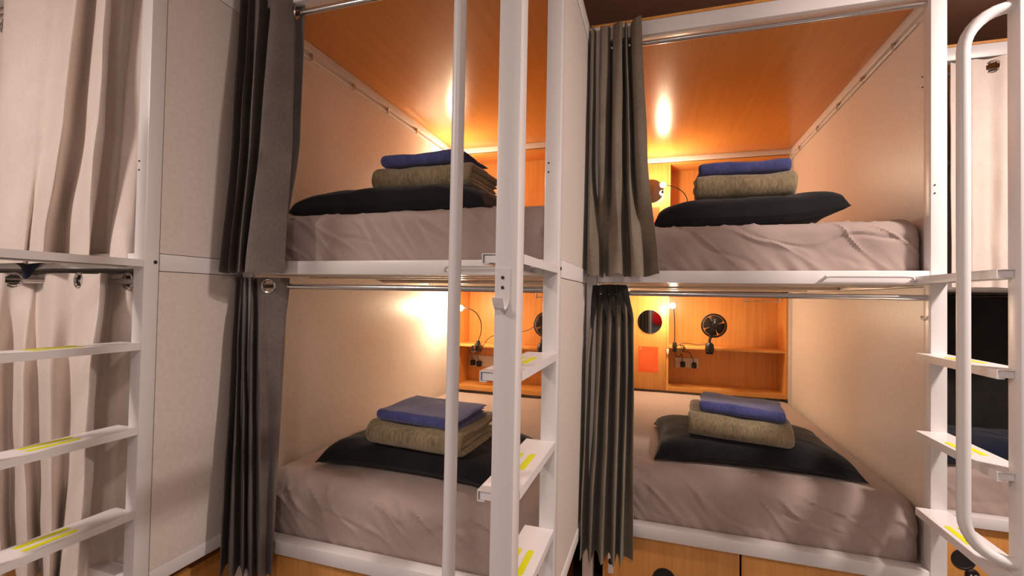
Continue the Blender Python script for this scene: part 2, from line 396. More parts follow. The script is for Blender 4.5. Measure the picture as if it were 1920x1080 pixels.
CUR_B_UP = [
  (2.705,[(-1.700,1.500),(-1.623,1.430),(-1.635,1.490),(-1.568,1.420),(-1.594,1.490),(-1.512,1.410),(-1.527,1.490),(-1.441,1.410),(-1.402,1.470),(-1.413,1.500),(-1.369,1.500)]),
  (2.100,[(-1.700,1.480),(-1.598,1.390),(-1.626,1.450),(-1.544,1.380),(-1.581,1.450),(-1.486,1.370),(-1.512,1.440),(-1.415,1.360),(-1.364,1.440),(-1.400,1.480),(-1.364,1.490)]),
  (1.577,[(-1.702,1.450),(-1.621,1.370),(-1.645,1.430),(-1.562,1.360),(-1.604,1.430),(-1.503,1.350),(-1.542,1.420),(-1.449,1.340),(-1.364,1.420),(-1.390,1.440),(-1.405,1.450)])]
CUR_B_LOW = [
  (1.560,[(-1.672,1.500),(-1.622,1.450),(-1.645,1.500),(-1.597,1.450),(-1.622,1.500),(-1.575,1.450),(-1.600,1.500),(-1.551,1.450),(-1.561,1.490),(-1.523,1.460),(-1.459,1.460),(-1.404,1.490),(-1.420,1.510)]),
  (1.300,[(-1.691,1.500),(-1.608,1.420),(-1.649,1.480),(-1.573,1.420),(-1.615,1.480),(-1.541,1.420),(-1.582,1.480),(-1.506,1.420),(-1.543,1.480),(-1.477,1.430),(-1.464,1.450),(-1.417,1.480),(-1.415,1.495)]),
  (0.420,[(-1.677,1.450),(-1.562,1.360),(-1.622,1.450),(-1.505,1.360),(-1.567,1.450),(-1.462,1.370),(-1.527,1.450),(-1.435,1.380),(-1.479,1.450),(-1.400,1.390),(-1.424,1.450),(-1.388,1.430),(-1.402,1.450)])]
CUR_C_UP = [
  (2.705,[(-0.309,2.100),(-0.295,2.030),(-0.274,2.090),(-0.254,2.040),(-0.221,2.060),(-0.215,2.120),(-0.200,2.050),(-0.166,2.030),(-0.167,2.110),(-0.148,2.030),(-0.140,2.120),(-0.124,2.040),(-0.084,2.030)]),
  (2.100,[(-0.304,2.110),(-0.287,1.995),(-0.271,2.110),(-0.251,1.995),(-0.224,2.020),(-0.214,2.110),(-0.192,1.995),(-0.159,2.020),(-0.158,2.110),(-0.126,2.020),(-0.117,2.110),(-0.095,2.020),(-0.052,2.020)]),
  (1.600,[(-0.302,2.068),(-0.286,1.970),(-0.246,1.975),(-0.239,2.068),(-0.215,2.068),(-0.193,1.975),(-0.149,1.975),(-0.140,2.060),(-0.117,2.050),(-0.105,1.970),(-0.065,1.975),(-0.056,2.060),(0.001,2.020)])]
CUR_C_LOW = [
  (1.565,[(-0.256,2.120),(-0.246,2.110),(-0.239,2.120),(-0.221,2.110),(-0.213,2.120),(-0.195,2.110),(-0.187,2.120),(-0.172,2.110),(-0.164,2.120),(-0.152,2.110),(-0.141,2.090),(-0.136,2.120)]),
  (1.420,[(-0.293,2.090),(-0.280,2.030),(-0.263,2.100),(-0.236,2.030),(-0.228,2.100),(-0.198,2.030),(-0.186,2.100),(-0.162,2.030),(-0.149,2.100),(-0.132,2.040),(-0.121,2.090),(-0.103,2.050)]),
  (1.200,[(-0.308,2.110),(-0.289,1.995),(-0.274,2.110),(-0.239,1.995),(-0.232,2.110),(-0.199,1.995),(-0.188,2.110),(-0.159,1.995),(-0.146,2.110),(-0.125,2.020),(-0.116,2.110),(-0.099,2.030)]),
  (0.410,[(-0.323,2.060),(-0.302,1.955),(-0.288,2.060),(-0.262,1.955),(-0.247,2.060),(-0.213,1.955),(-0.192,2.060),(-0.165,1.955),(-0.156,2.060),(-0.136,1.970),(-0.128,2.050),(-0.091,2.030)])]
PETALS = [(-.262, -.275, 1.37, 1.560), (-.228, -.2105, 1.423, 1.562), (-.198, -.177, 1.424, 1.564), (-.170, -.140, 1.441, 1.562), (-.146, -.108, 1.425, 1.560)]
CUR_D_UP = [
  (2.640,[(1.294,2.670),(1.343,2.690),(1.372,2.660),(1.437,2.680),(1.488,2.650),(1.581,2.680),(1.622,2.640),(1.744,2.680),(1.9,2.64),(2.1,2.68),(2.23,2.65)]),
  (1.585,[(1.284,2.650),(1.332,2.670),(1.361,2.630),(1.429,2.660),(1.460,2.620),(1.567,2.660),(1.606,2.620),(1.727,2.670),(1.9,2.63),(2.1,2.66),(2.23,2.64)])]
CUR_D_LOW = [
  (1.545,[(1.05,3.20),(1.2,3.22),(1.36,3.17),(1.5,3.23),(1.66,3.18),(1.82,3.23),(2.0,3.18),(2.24,3.2)]),
  (.80,[(1.05,3.22),(1.2,3.17),(1.36,3.24),(1.5,3.16),(1.66,3.22),(1.82,3.17),(2.0,3.23),(2.24,3.2)])]
curtain('closed beige curtain of the upper bunk at far left', 'beige curtains', CUR_A_UP, CUR_BEIGE, holes=[(2.6, 2.625), (1.2, 2.6)], seed=1, amp=.009, n=10)
curtain('closed beige curtain with chrome eyelets behind the yellow-striped treads at far left', 'beige curtains', CUR_A_LOW, CUR_BEIGE, holes=[(2.0, 1.530), (6.1, 1.530), (10.0, 1.530)], seed=2, amp=.009, n=10)
curtain('grey curtain bunched at the left of the upper bunk left of centre', 'grey bunched curtains', CUR_B_UP, CUR_GREY, xmin=-1.643, holes=[(8.7, 2.625)], seed=3, amp=.004)
curtain('grey curtain bunched at the left of the lower bunk left of centre', 'grey bunched curtains', CUR_B_LOW, CUR_GREY, xmin=-1.643, holes=[(9.9, 1.527)], seed=4, amp=.005)
curtain('grey-brown curtain bunched at the left of the upper bunk right of centre', 'grey bunched curtains', CUR_C_UP, CUR_BROWN, xmin=-.3035, seed=5, amp=.005, zwave=.014)
curtain('grey-brown curtain gathered tight at its top beside the lower bunk right of centre', 'grey bunched curtains', CUR_C_LOW, CUR_BROWN, xmin=-.3035, seed=6, amp=.005, zwave=.004)
CLOW = [o for o in bpy.data.objects if o.get('label', '').startswith('grey-brown curtain gathered')][0]
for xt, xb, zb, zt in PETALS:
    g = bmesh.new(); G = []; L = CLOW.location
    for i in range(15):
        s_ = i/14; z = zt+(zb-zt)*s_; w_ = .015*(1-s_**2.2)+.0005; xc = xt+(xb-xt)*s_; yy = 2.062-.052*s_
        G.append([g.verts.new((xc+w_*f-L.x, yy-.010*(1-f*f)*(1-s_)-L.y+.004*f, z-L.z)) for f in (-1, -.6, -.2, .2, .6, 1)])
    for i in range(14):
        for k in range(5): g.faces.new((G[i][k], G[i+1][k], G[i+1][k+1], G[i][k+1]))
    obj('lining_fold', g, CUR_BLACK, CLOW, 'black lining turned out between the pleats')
curtain('pale beige curtain closing the upper bunk at far right', 'beige curtains', CUR_D_UP, CUR_BEIGE, holes=[(3.35, 2.6)], seed=8, amp=.008)
curtain('black curtain hanging inside the lower bunk at far right', None, CUR_D_LOW, CUR_BLACK, seed=9, amp=.01)

# ---------------------------------------------------------------- mattresses
def mattress(u, z0, z1, label, seed, wr=1.0, x0=-1.262, x1=-.044, y0=.064, y1=1.9, edge=.05, belly=.0):
    X, Y = DX[u]; bm = bmesh.new(); t = Vector((X, Y, z0))
    W = x1-x0; L = y1-y0; H = z1-z0
    # sheet over a rounded slab: rings from the bottom front edge over the top
    nx, ns = 150, 120
    # profile along s: front face up, over the edge, back along the top, down the back
    path = []
    nf = 34
    for i in range(nf): path.append((0, H*(1-edge/H)*i/nf))
    na = 10
    for i in range(na): a = PI/2*i/na; path.append((edge-edge*math.cos(a), H-edge+edge*math.sin(a)))
    nt = 70
    for i in range(nt+1): path.append((edge+(L-2*edge)*i/nt, H))
    for i in range(1, na): a = PI/2*i/na; path.append((L-edge+edge*math.sin(a), H-edge+edge*math.cos(a)))
    path.append((L, 0))
    G = []
    for (py, pz) in path:
        row = []
        for i in range(nx+1):
            # side rounding
            f = i/nx; x = x0+W*f; dx = min(f, 1-f)*W; rz = 0; 
            if dx < edge and pz > H-edge*1.2:
                q = 1-dx/edge; rz = edge*(1-math.sqrt(max(0, 1-q*q)))*.8
            z = max(pz-rz, 0)
            fy = py
            if py < .25:   # corner rounding in plan
                if dx < edge: q = 1-dx/edge; fy = py+edge*.6*(1-math.sqrt(max(0, 1-q*q)))*(1 if py < .2 else .3)
            # wrinkles near the front: slanted ridges fading back
            fr = max(0, 1-py/.35)
            s1 = noise.noise(Vector((x*3.3+(z+py)*4.5+seed*5, (z+py)*5.5-x*.8, seed)))
            s2 = noise.noise(Vector((x*9+(z+py)*9+seed, (z+py)*4, seed+3)))
            s3 = noise.noise(Vector((x*1.6, py*2.2, seed+9)))
            rid = (1-abs(s1)*2.4)*.4+max(0, 1-abs(s2+s1*.5)*6)**1.4*.9-max(0, 1-abs(s1)*9)*.7
            low = max(0, 1-z/(H*.75)) if py < .02 else 0
            gath = noise.noise(Vector((x*26+z*20, z*6, seed+5)))*.006*low*wr
            d = wr*(rid*.007*fr+s2*.005*fr*fr)+s3*.006
            if py < edge*.9: 
                k = min(1, z/H*1.8)
                fy -= d*k+gath+belly*math.sin(PI*min(1, z/H))*math.sin(PI*f)**.5; zz = z
                if z < .004: zz = .002+abs(noise.noise(Vector((x*14, seed, 0))))*.008
            else: zz = z+d*(1 if pz > H-.002 else .4)
            row.append(bm.verts.new((x, y0+fy, zz)))
        G.append(row)
    for i in range(len(G)-1):
        for k in range(nx): bm.faces.new((G[i][k], G[i][k+1], G[i+1][k+1], G[i+1][k]))
    # sides and bottom
    for k, rev in ((0, 0), (nx, 1)):
        loop = [r[k] for r in G]; bm.faces.new(loop if rev else loop[::-1])
    bm.faces.new([v for v in G[0]]+[v for v in reversed(G[-1])])
    o = obj('mattress', bm, SHEET, None); o.location = t
    return tag(o, label, 'mattress', 'mattresses under taupe sheets')
mattress('B', 1.613, 1.822, 'taupe-sheeted mattress in the upper bunk left of centre', 1, 1.0)
mattress('B', .523, .765, 'taupe-sheeted mattress in the lower bunk left of centre', 2, 1.25, edge=.075, belly=.012)
mattress('C', 1.613, 1.826, 'taupe-sheeted mattress with slanting creases in the upper bunk right of centre', 3, 1.5)
mattress('C', .523, .762, 'taupe-sheeted mattress in the lower bunk right of centre', 4, 1.25, edge=.075, belly=.012)
mattress('D', .523, .745, 'taupe-sheeted mattress in the lower bunk at far right', 5, .8)
mattress('A', .523, .745, 'taupe-sheeted mattress behind the lower beige curtain at far left', 6, .3, y0=.14)

# ---------------------------------------------------------------- pillows, blankets, towels
def pillow(label, loc, w, d, h, rz, seed, m=PILLOWM, name='pillow', tips=.0, group='dark pillows', tilt=0, sag=0, lift=0, tip=0, ex=.36):
    bm = bmesh.new(); n = 44; top = []; bot = []
    for j in range(n+1):
        tr, br = [], []
        for i in range(n+1):
            u, v = -1+2*i/n, -1+2*j/n
            x = w/2*u*(1-.075*(1-v*v)); y = d/2*v*(1-.09*(1-u*u))
            e = max(0, (1-abs(u)**3.6)*(1-abs(v)**3.6))**ex
            corner = (abs(u)*abs(v))**4
            nz = noise.noise(Vector((u*2.2+seed, v*2.2, seed)))*.10+noise.noise(Vector((u*5+v*4+seed, v*3, seed)))*.05
            an = math.atan2(v, u); rr = math.hypot(u, v)
            wrk = math.sin(an*17+seed*3+rr*2)*.035*min(1, rr*.9)**3
            ht = h*.66*e*(1+nz+wrk)-sag*h*math.exp(-((u*1.6)**2+(v*1.5)**2)); hb = h*.34*e
            zc = h*.30*(1-.85*corner)
            if corner > .2: zc = max(zc-.0, .006)
            if u > .2: zc += lift*((u-.2)/.8)**2.5*(.6+.4*abs(v))
            if tip and u > .3 and v < -.2: q = ((u-.3)/.7)**2*((-v-.2)/.8)**2; x += tip*q; ht0 = 1
            tr.append(bm.verts.new((x, y, zc+ht))); br.append(bm.verts.new((x, y, max(zc-hb, .0015) if e > 0 else zc-.0005)))
        top.append(tr); bot.append(br)
    for g, rev in ((top, 0), (bot, 1)):
        for j in range(n):
            for i in range(n):
                f = (g[j][i], g[j][i+1], g[j+1][i+1], g[j+1][i]); bm.faces.new(f[::-1] if rev else f)
    def edge(a, b):
        for k in range(n): bm.faces.new((a[k], b[k], b[k+1], a[k+1]))
    edge(top[0], bot[0]); edge(top[-1][::-1], bot[-1][::-1])
    edge([r[0] for r in top][::-1], [r[0] for r in bot][::-1]); edge([r[-1] for r in top], [r[-1] for r in bot])
    o = obj(name, bm, m, None); o.location = loc; o.rotation_euler = (0, tilt, rz)
    return tag(o, label, 'pillow', group)
def folded(bm, w, d, h, layers, seed, rough=.05, r_end=.02, taper=0):
    """nested U folds, fold to the front (-y); layers counted from outside in"""
    t = h/(2*layers)
    for L in range(layers):
        R = (layers-L-.5)*t              # radius of this strip's centre line
        zc = h/2; yb = d/2-(.0 if L == 0 else .012*L)
        yf = -d/2+h/2
        path = [(yb-(yb-yf)*i/16, zc-R) for i in range(17)]
        path += [(yf-R*math.sin(a), zc-R*math.cos(a)) for a in [PI*i/14 for i in range(1, 14)]]
        path += [(yf+(yb-yf)*i/16, zc+R) for i in range(17)]
        pv = [Vector(p) for p in path]; n = len(pv); nx = 40
        wl = w-.016*L-(.012 if L else 0)
        A, Bv = [], []
        for j, p in enumerate(pv):
            tg = (pv[min(j+1, n-1)]-pv[max(j-1, 0)]).normalized(); nr = Vector((-tg.y, tg.x))
            ra, rb = [], []
            sj = min(j, n-1-j)/(n-1)*(2*(yb-yf)+PI*R)
            pe = 1 if sj > t*.5 else math.sqrt(max(0, 1-(1-sj/(t*.5))**2))
            for i in range(nx+1):
                f = i/nx*2-1; ff = math.sin(f*PI/2)*.35+f*.65; x = ff*wl/2; dx = wl/2-abs(x)
                pr = 1 if dx > r_end else math.sqrt(max(0, 1-(1-dx/r_end)**2))
                th = t*.5*.985*min(pe, 1)*pr
                nz = noise.noise(Vector((x*7+seed*3.7, p.x*7, p.y*5+seed)))*h*rough*2+noise.noise(Vector((x*19+seed, p.x*19, p.y*19)))*h*rough*.6
                zt = 1-taper*(x/w+.5)
                skew = noise.noise(Vector((p.x*8, p.y*8, seed+L)))*.01
                top = p+nr*(-th); btm = p+nr*th
                kz = (p.y/h)
                ra.append(bm.verts.new((x+skew, top.x+noise.noise(Vector((x*6+seed, p.y*4, 7)))*.008, max(0, top.y*zt+nz*kz))))
                rb.append(bm.verts.new((x+skew, btm.x+noise.noise(Vector((x*6+seed, p.y*4, 7)))*.008, max(0, btm.y*zt+nz*kz))))
            A.append(ra); Bv.append(rb)
        for j in range(n-1):
            for i in range(nx):
                bm.faces.new((A[j][i], A[j][i+1], A[j+1][i+1], A[j+1][i])); bm.faces.new((Bv[j][i], Bv[j+1][i], Bv[j+1][i+1], Bv[j][i+1]))
            bm.faces.new((A[j][0], A[j+1][0], Bv[j+1][0], Bv[j][0])); bm.faces.new((A[j][nx], Bv[j][nx], Bv[j+1][nx], A[j+1][nx]))
        for i in range(nx):
            bm.faces.new((A[0][i], Bv[0][i], Bv[0][i+1], A[0][i+1])); bm.faces.new((A[-1][i], A[-1][i+1], Bv[-1][i+1], Bv[-1][i]))
    return bm
def blanket(label, loc, w, d, h, rz, seed, taper=0, tilt=0):
    o = obj('folded_blanket', folded(bmesh.new(), w, d, h, 2, seed, .055, .022, taper), PLUSH); o.location = loc; o.rotation_euler = (0, tilt, rz)
    return tag(o, label, 'blanket', 'folded olive blankets')
def towel(label, loc, w, d, h, rz, seed, taper=0, tilt=0):
    o = obj('folded_towel', folded(bmesh.new(), w, d, h, 2, seed, .07, .020, taper), TOWEL); o.location = loc; o.rotation_euler = (0, tilt, rz)
    return tag(o, label, 'towel', 'folded blue towels')
R = math.radians
# lower bunk, unit C
pillow('black pillow lying flat on the lower mattress right of centre', (.392, 2.56, .766), .82, .64, .12, R(1), 1, sag=.2, tip=.015)
blanket('olive plush blanket folded on the black pillow in the lower bunk right of centre', (.365, 2.475, .868), .43, .38, .105, R(-5), 1, tilt=R(2))
towel('bright blue towel folded on the blanket in the lower bunk right of centre', (.375, 2.45, .976), .35, .27, .05, R(-6), 2, tilt=R(3))
# upper bunk, unit C
pillow('black pillow with pointed corner in the upper bunk right of centre', (.365, 2.50, 1.829), .79, .50, .17, R(-1), 2, sag=.1, lift=.07)
blanket('olive plush blanket rolled thick on the pillow of the upper bunk right of centre', (.380, 2.53, 1.983), .43, .36, .118, R(-2), 3)
towel('blue towel lying on the blanket of the upper bunk right of centre', (.378, 2.52, 2.102), .39, .28, .06, R(-1), 4)
# lower bunk, unit B
pillow('black pillow lying flat on the lower mattress left of centre', (-.96, 1.93, .769), .86, .56, .13, R(-2), 3, sag=.25)
blanket('olive plush blanket folded on the black pillow in the lower bunk left of centre', (-.93, 1.86, .872), .44, .40, .10, R(-2), 5, tilt=R(1.5))
towel('navy-blue towel folded on the blanket in the lower bunk left of centre', (-.925, 1.84, .974), .37, .33, .045, R(-3), 6, tilt=R(2))
# upper bunk, unit B
pillow('flat black pillow in the upper bunk left of centre', (-1.06, 1.83, 1.826), .88, .50, .13, R(2), 4, ex=.28)
blanket('olive plush blanket folded on the pillow of the upper bunk left of centre', (-.93, 1.84, 1.935), .46, .36, .10, R(-2), 7)
towel('navy towel drooping over the blanket of the upper bunk left of centre', (-.93, 1.82, 2.036), .37, .30, .05, R(-2), 8)
# lower bunk, unit D
pillow('navy pillow at the front of the lower bunk at far right', (1.62, 2.93, .748), .80, .42, .13, 0, 5, m=NAVYP)

# ---------------------------------------------------------------- headboard cabinets
def cabinet(u, z0, z1, mirror_left, plank_z, label):
    """built local to the niche; mirror_left: the door panel is on the left"""
    X, Y = DX[u]; y0 = Y+1.92
    t = thing('headboard_cabinet', label, 'cabinet', (X-.65, y0, z0), 0, 'beech headboard cabinets')
    H = z1-z0; xl, xr = -.58, .593     # local span
    xr -= .0; D = .255
    if mirror_left: d0, d1, n0, n1 = xl, -.283, -.283, xr
    else: d0, d1, n0, n1 = .297, xr, xl, .297
    P = lambda n, bm, m=WOOD, lab=None: obj(n, bm, m, t, lab)
    P('door_panel', B(d0+.002, d1-.002, -.002, .016, .0, H-.002, bev=.001))
    P('side_panel', B(n0, n0+.018, 0, D, 0, H)); P('side_panel', B(n1-.018, n1, 0, D, 0, H))
    P('back_board', B(n0+.0185, n1-.0185, D-.008, D, .0, H))
    P('bottom_board', B(n0+.0185, n1-.0185, 0, D-.0085, 0.0, .032), WOODX)
    P('top_board', B(n0+.0185, n1-.0185, 0, D-.0085, H-.012, H-.001), WOODX)
    P('shelf', B(n0+.0185, n1-.0185, .004, D-.0085, plank_z-z0-.018, plank_z-z0, bev=.001), WOODX)
    P('carcass_side', B(d0, d1-.001, .018, D, 0, H))
    return t
cabinet('C', .766, 1.566, True, 1.128, 'beech headboard cabinet of the lower bunk right of centre, with mirror and black fan')
cabinet('C', 1.83, 2.63, True, 2.2, 'beech headboard cabinet of the upper bunk right of centre')
cabinet('B', .768, 1.566, False, 1.125, 'beech headboard cabinet of the lower bunk left of centre, partly behind the ladder')
cabinet('B', 1.83, 2.63, False, 2.2, 'beech headboard cabinet of the upper bunk left of centre')

# mirrors and notices on the cabinet doors
MIRR = mat('mirror_glass', srgb(225, 225, 225), .03, 1)
def mirror(c, r, label):
    t = thing('round_mirror', label, 'mirror', c, 0, 'round mirrors on cabinet doors')
    obj('glass', lathe(bmesh.new(), [(0, .004), (r-.002, .004), (r, .002), (r, 0), (0, 0)], (0, 0, 0), (0, -1, 0), 48), MIRR, t)
    return t
mirror((-.069, 3.993, 1.320), .099, 'round frameless mirror above the orange notice in the lower bunk')
mirror((-.069, 3.993, 2.40), .099, 'round frameless mirror beside the lamp in the upper bunk right of centre')
NOTICE = mat('orange_notice_card', srgb(238, 96, 40), .5)
NOTICE2 = mat('pale_print', srgb(246, 150, 100), .5)
def notice(c, w, h, label):
    t = thing('orange_notice', label, 'notice', c, 0, 'orange notices on cabinet doors')
    obj('card', B(-w/2, w/2, -.0015, 0, -h/2, h/2), NOTICE, t)
    bm = bmesh.new()
    lathe(bm, [(0, .0019), (.009, .0019), (.009, .0015)], (-w/2+.018, 0, h/2-.018), (0, -1, 0), 16)
    random.seed(3)
    for i in range(11): 
        L = (.55+.3*random.random())*w
        box(bm, -w/2+.02, -w/2+.02+L, -.0019, -.0015, h/2-.045-i*.0135, h/2-.0435-i*.0135)
    obj('faint_print', bm, NOTICE2, t, 'faint pale print and round emblem')
    return t
notice((-.078, 3.9935, 1.011), .155, .21, 'orange notice card under the round mirror in the lower bunk')
notice((-.078, 3.9935, 2.16), .155, .21, 'orange notice card half hidden behind the pillow in the upper bunk')

# ---------------------------------------------------------------- clip lamps
GLOW = bpy.data.materials.new('lamp_glow'); GLOW.use_nodes = True
nt = GLOW.node_tree; nt.nodes.clear(); em = nt.nodes.new('ShaderNodeEmission'); ou = nt.nodes.new('ShaderNodeOutputMaterial'); nt.links.new(em.outputs[0], ou.inputs[0])
em.inputs[0].default_value = (*LAMPC, 1); em.inputs[1].default_value = LAMP_E
def lamp(label, clampp, headp, bulge, rb=.021):
    c = Vector(clampp); h = Vector(headp); t = thing('clip_lamp', label, 'lamp', c, 0, 'clip-on reading lamps')
    hd = h-c
    cl = bmesh.new(); box(cl, -.018, .018, -.03, .03, .002, .012, bev=.003); box(cl, -.018, .018, -.03, .03, -.040, -.030, bev=.003); box(cl, -.012, .012, -.034, -.022, -.036, .008, bev=.003)
    lathe(cl, [(0, .035), (.010, .035), (.014, .028), (.016, .012)], (0, 0, 0), (0, 0, 1), 16)
    obj('clamp', cl, BLACKP, t)
    p0 = Vector((0, 0, .03)); pts = []
    for i in range(25):
        s = i/24; p = p0*(1-s)**3+3*(p0+Vector((0, 0, .12))+Vector(bulge)*.4)*s*(1-s)**2+3*(hd+Vector(bulge))*s*s*(1-s)+hd*s**3; pts.append(p)
    obj('gooseneck', tube(bmesh.new(), pts, .0036, 8), BLACKP, t, 'thin black flexible arm')
    dr = Vector((0, -.93, -.15)).normalized()
    obj('lamp_head', lathe(bmesh.new(), [(0, -.022), (.008, -.02), (.013, -.008), (.0165, .006), (.0155, .006)], hd, dr, 24), BLACKP, t)
    obj('bulb', lathe(bmesh.new(), [(0, -rb)]+[(rb*math.sin(a), -rb*math.cos(a)) for a in [PI*i/12 for i in range(1, 12)]]+[(0, rb)], hd+dr*(rb*.75), (0, 0, 1), 24), GLOW, t, 'glowing round bulb')
    return t
lamp('lit black gooseneck lamp clipped to the shelf of the lower bunk right of centre', (.127, 3.975, 1.13), (.105, 3.87, 1.46), (.01, .06, .05))
lamp('lit black gooseneck lamp clipped to the shelf of the lower bunk left of centre', (-1.332, 3.368, 1.127), (-1.405, 3.20, 1.415), (.14, .02, .01))
lamp('lit black gooseneck lamp beside the folded blanket in the upper bunk right of centre', (.20, 3.975, 2.202), (.020, 3.86, 2.415), (.12, .03, .0))
lamp('lit gooseneck lamp near the left wall of the upper bunk left of centre', (-1.30, 3.368, 2.202), (-1.475, 3.18, 2.40), (.10, .03, .02))

# ---------------------------------------------------------------- clip fans
GUARD = mat('fan_guard_black', srgb(26, 25, 26), .35)
BLADE = mat('fan_blade_smoke', srgb(52, 50, 54), .3)
def fan(label, c, hub, r=.09):
    c = Vector(c); t = thing('clip_fan', label, 'fan', c, 0, 'clip-on black fans'); h = Vector(hub)-c; ax = Vector((-.08, -1, .04)).normalized()
    cl = bmesh.new(); box(cl, -.026, .026, -.035, .03, .002, .016, bev=.004); box(cl, -.026, .026, -.035, .03, -.045, -.032, bev=.004); lathe(cl, [(0, .045), (.018, .045), (.03, .03), (.033, 0), (.028, -.03), (0, -.034)], (0, -.022, 0), (0, 0, 1), 20)
    obj('clamp', cl, BLACKP, t)
    obj('stem', tube(bmesh.new(), [(0, -.02, .03), (.0, -.02, .07), (h.x*.45, -.01, h.z*.55), (h.x*.8, .01, h.z*.8), (h.x, h.y+.03, h.z)], [.010, .010, .013, .014, .02], 12), BLACKP, t)
    obj('motor', lathe(bmesh.new(), [(0, .045), (.022, .042), (.03, .03), (.032, 0), (0, 0)], h-ax*.022, -ax, 20), BLACKP, t)
    g = bmesh.new(); a = ax.orthogonal().normalized(); b = ax.cross(a)
    torus(g, h+ax*.004, ax, r, .0055, 40, 8); torus(g, h-ax*.022, ax, r*.93, .003, 40, 6)
    torus(g, h+ax*.022, ax, r*.62, .0014, 36, 5); torus(g, h+ax*.017, ax, r*.8, .0014, 36, 5); torus(g, h+ax*.025, ax, r*.4, .0014, 30, 5)
    for i in range(56):
        q = 2*PI*i/56; d = a*math.cos(q)+b*math.sin(q)
        tube(g, [h+ax*.026+d*r*.2, h+ax*.024+d*r*.55, h+ax*.016+d*r*.85, h+ax*.004+d*r], .0011, 5, False)
        tube(g, [h-ax*.022+d*r*.3, h-ax*.022+d*r*.93, h+ax*.004+d*r], .0011, 5, False)
    lathe(g, [(0, .030), (r*.2, .029), (r*.22, .024)], h, ax, 24)
    obj('guard', g, GUARD, t)
    for i in range(4):
        q = 2*PI*i/4+.4; bl = bmesh.new(); G = []
        for s in range(7):
            row = []
            for k in range(7):
                rr = r*(.15+.72*s/6); an = q+(-.5+k/6)*(1.25+.25*math.sin(PI*s/6)); d = a*math.cos(an)+b*math.sin(an)
                row.append(bl.verts.new(h+d*rr+ax*(-.008+.018*(k/6))))
            G.append(row)
        for s in range(6):
            for k in range(6): bl.faces.new((G[s][k], G[s][k+1], G[s+1][k+1], G[s+1][k]))
        bmesh.ops.solidify(bl, geom=bl.faces[:], thickness=.0012)
        obj('blade', bl, BLADE, t)
    return t
fan('round black fan clipped to the shelf of the lower bunk right of centre', (.385, 3.975, 1.128), (.415, 3.955, 1.308))
fan('round black fan in the lower bunk left of centre, half hidden by the ladder post', (-.82, 3.368, 1.125), (-.79, 3.345, 1.303))

# ---------------------------------------------------------------- sockets, plugs, cables
def socket(label, c, w=.18, h=.082):
    t = thing('wall_socket', label, 'socket', c, 0, 'white sockets in the niches')
    obj('plate', B(-w/2, w/2, -.01, 0, -h/2, h/2, bev=.004), SOCK, t)
    for x in (-w*.28, w*.28):
        obj('rocker_switch', B(x-.006, x+.006, -.0135, -.0105, h*.12, h*.38, bev=.001), SOCK, t)
    return t
def plug(label, c, cable):
    c = Vector(c); t = thing('plug', label, 'plug', c, 0, 'black plugs in the sockets')
    obj('plug_body', B(-.019, .019, -.034, 0, -.024, .022, bev=.007, seg=3), BLACKP, t)
    pts = catmull([Vector(p)-c for p in cable], 8)
    obj('cable', tube(bmesh.new(), pts, .0026, 8), BLACKP, t)
    return t
yC = 4.243; yB = 3.635
def uC(x): return x
socket('white double socket below the shelf of the lower bunk right of centre', (.235, yC, .97), .19, .085)
plug('black plug left in the socket of the lower bunk right of centre', (.202, yC-.010, .958), [(.202, yC-.035, .98), (.19, yC-.08, 1.05), (.18, 4.12, 1.05), (.15, 4.0, 1.04), (.13, 3.96, 1.085), (.127, 3.955, 1.10)])
plug('black plug right in the socket of the lower bunk right of centre', (.292, yC-.010, .955), [(.292, yC-.035, .98), (.27, yC-.08, 1.03), (.24, 4.08, 1.08), (.20, 3.98, 1.09), (.17, 3.962, 1.15), (.22, 3.97, 1.16), (.30, 3.97, 1.15), (.36, 3.952, 1.165)])
socket('white double socket below the shelf of the lower bunk left of centre', (-1.400, yB, .965), .21, .095)
plug('black plug left in the socket of the lower bunk left of centre', (-1.470, yB-.010, .952), [(-1.470, yB-.035, .975), (-1.47, 3.54, 1.06), (-1.42, 3.42, 1.06), (-1.36, 3.36, 1.05), (-1.335, 3.35, 1.095)])
plug('black plug right in the socket of the lower bunk left of centre', (-1.415, yB-.010, .945), [(-1.415, yB-.035, .97), (-1.40, 3.50, 1.07), (-1.32, 3.37, 1.06), (-1.27, 3.362, 1.15), (-1.22, 3.40, 1.20), (-1.10, 3.42, 1.22), (-.95, 3.40, 1.25), (-.88, 3.35, 1.29)])
def coil(label, c, col, r=.0022):
    random.seed(int(abs(c[0])*1000)); bm = bmesh.new(); pts = []
    for i in range(46):
        a = i*.55; pts.append(Vector((.035*math.cos(a)*(1+.25*math.sin(i*.7)), .012*math.sin(i*.33), .03*math.sin(a)*(1+.2*math.cos(i*1.1)))))
    tube(bm, pts, r, 6)
    o = obj('coiled_cable', bm, col); o.location = c
    return tag(o, label, 'cable')
coil('tangled black cable at the shelf edge, lower bunk right of centre', (.165, 3.955, 1.118), BLACKP)
coil('tangled black cable around the lamp clamp, lower bunk left of centre', (-1.335, 3.335, 1.10), BLACKP, .0032)
# keys / white tag by the lamp clamp
tg_ = thing('white_tag', 'small white tag hanging from the cable left of the lamp clamp', 'tag', (.075, 3.985, 1.085))
obj('card', B(-.009, .009, -.003, 0, -.02, .02, bev=.001), SOCK, tg_); obj('string', tube(bmesh.new(), [(0, -.002, .02), (.004, -.006, .04), (.03, -.012, .045), (.05, -.012, .03)], .0012, 6), BLACKP, tg_)
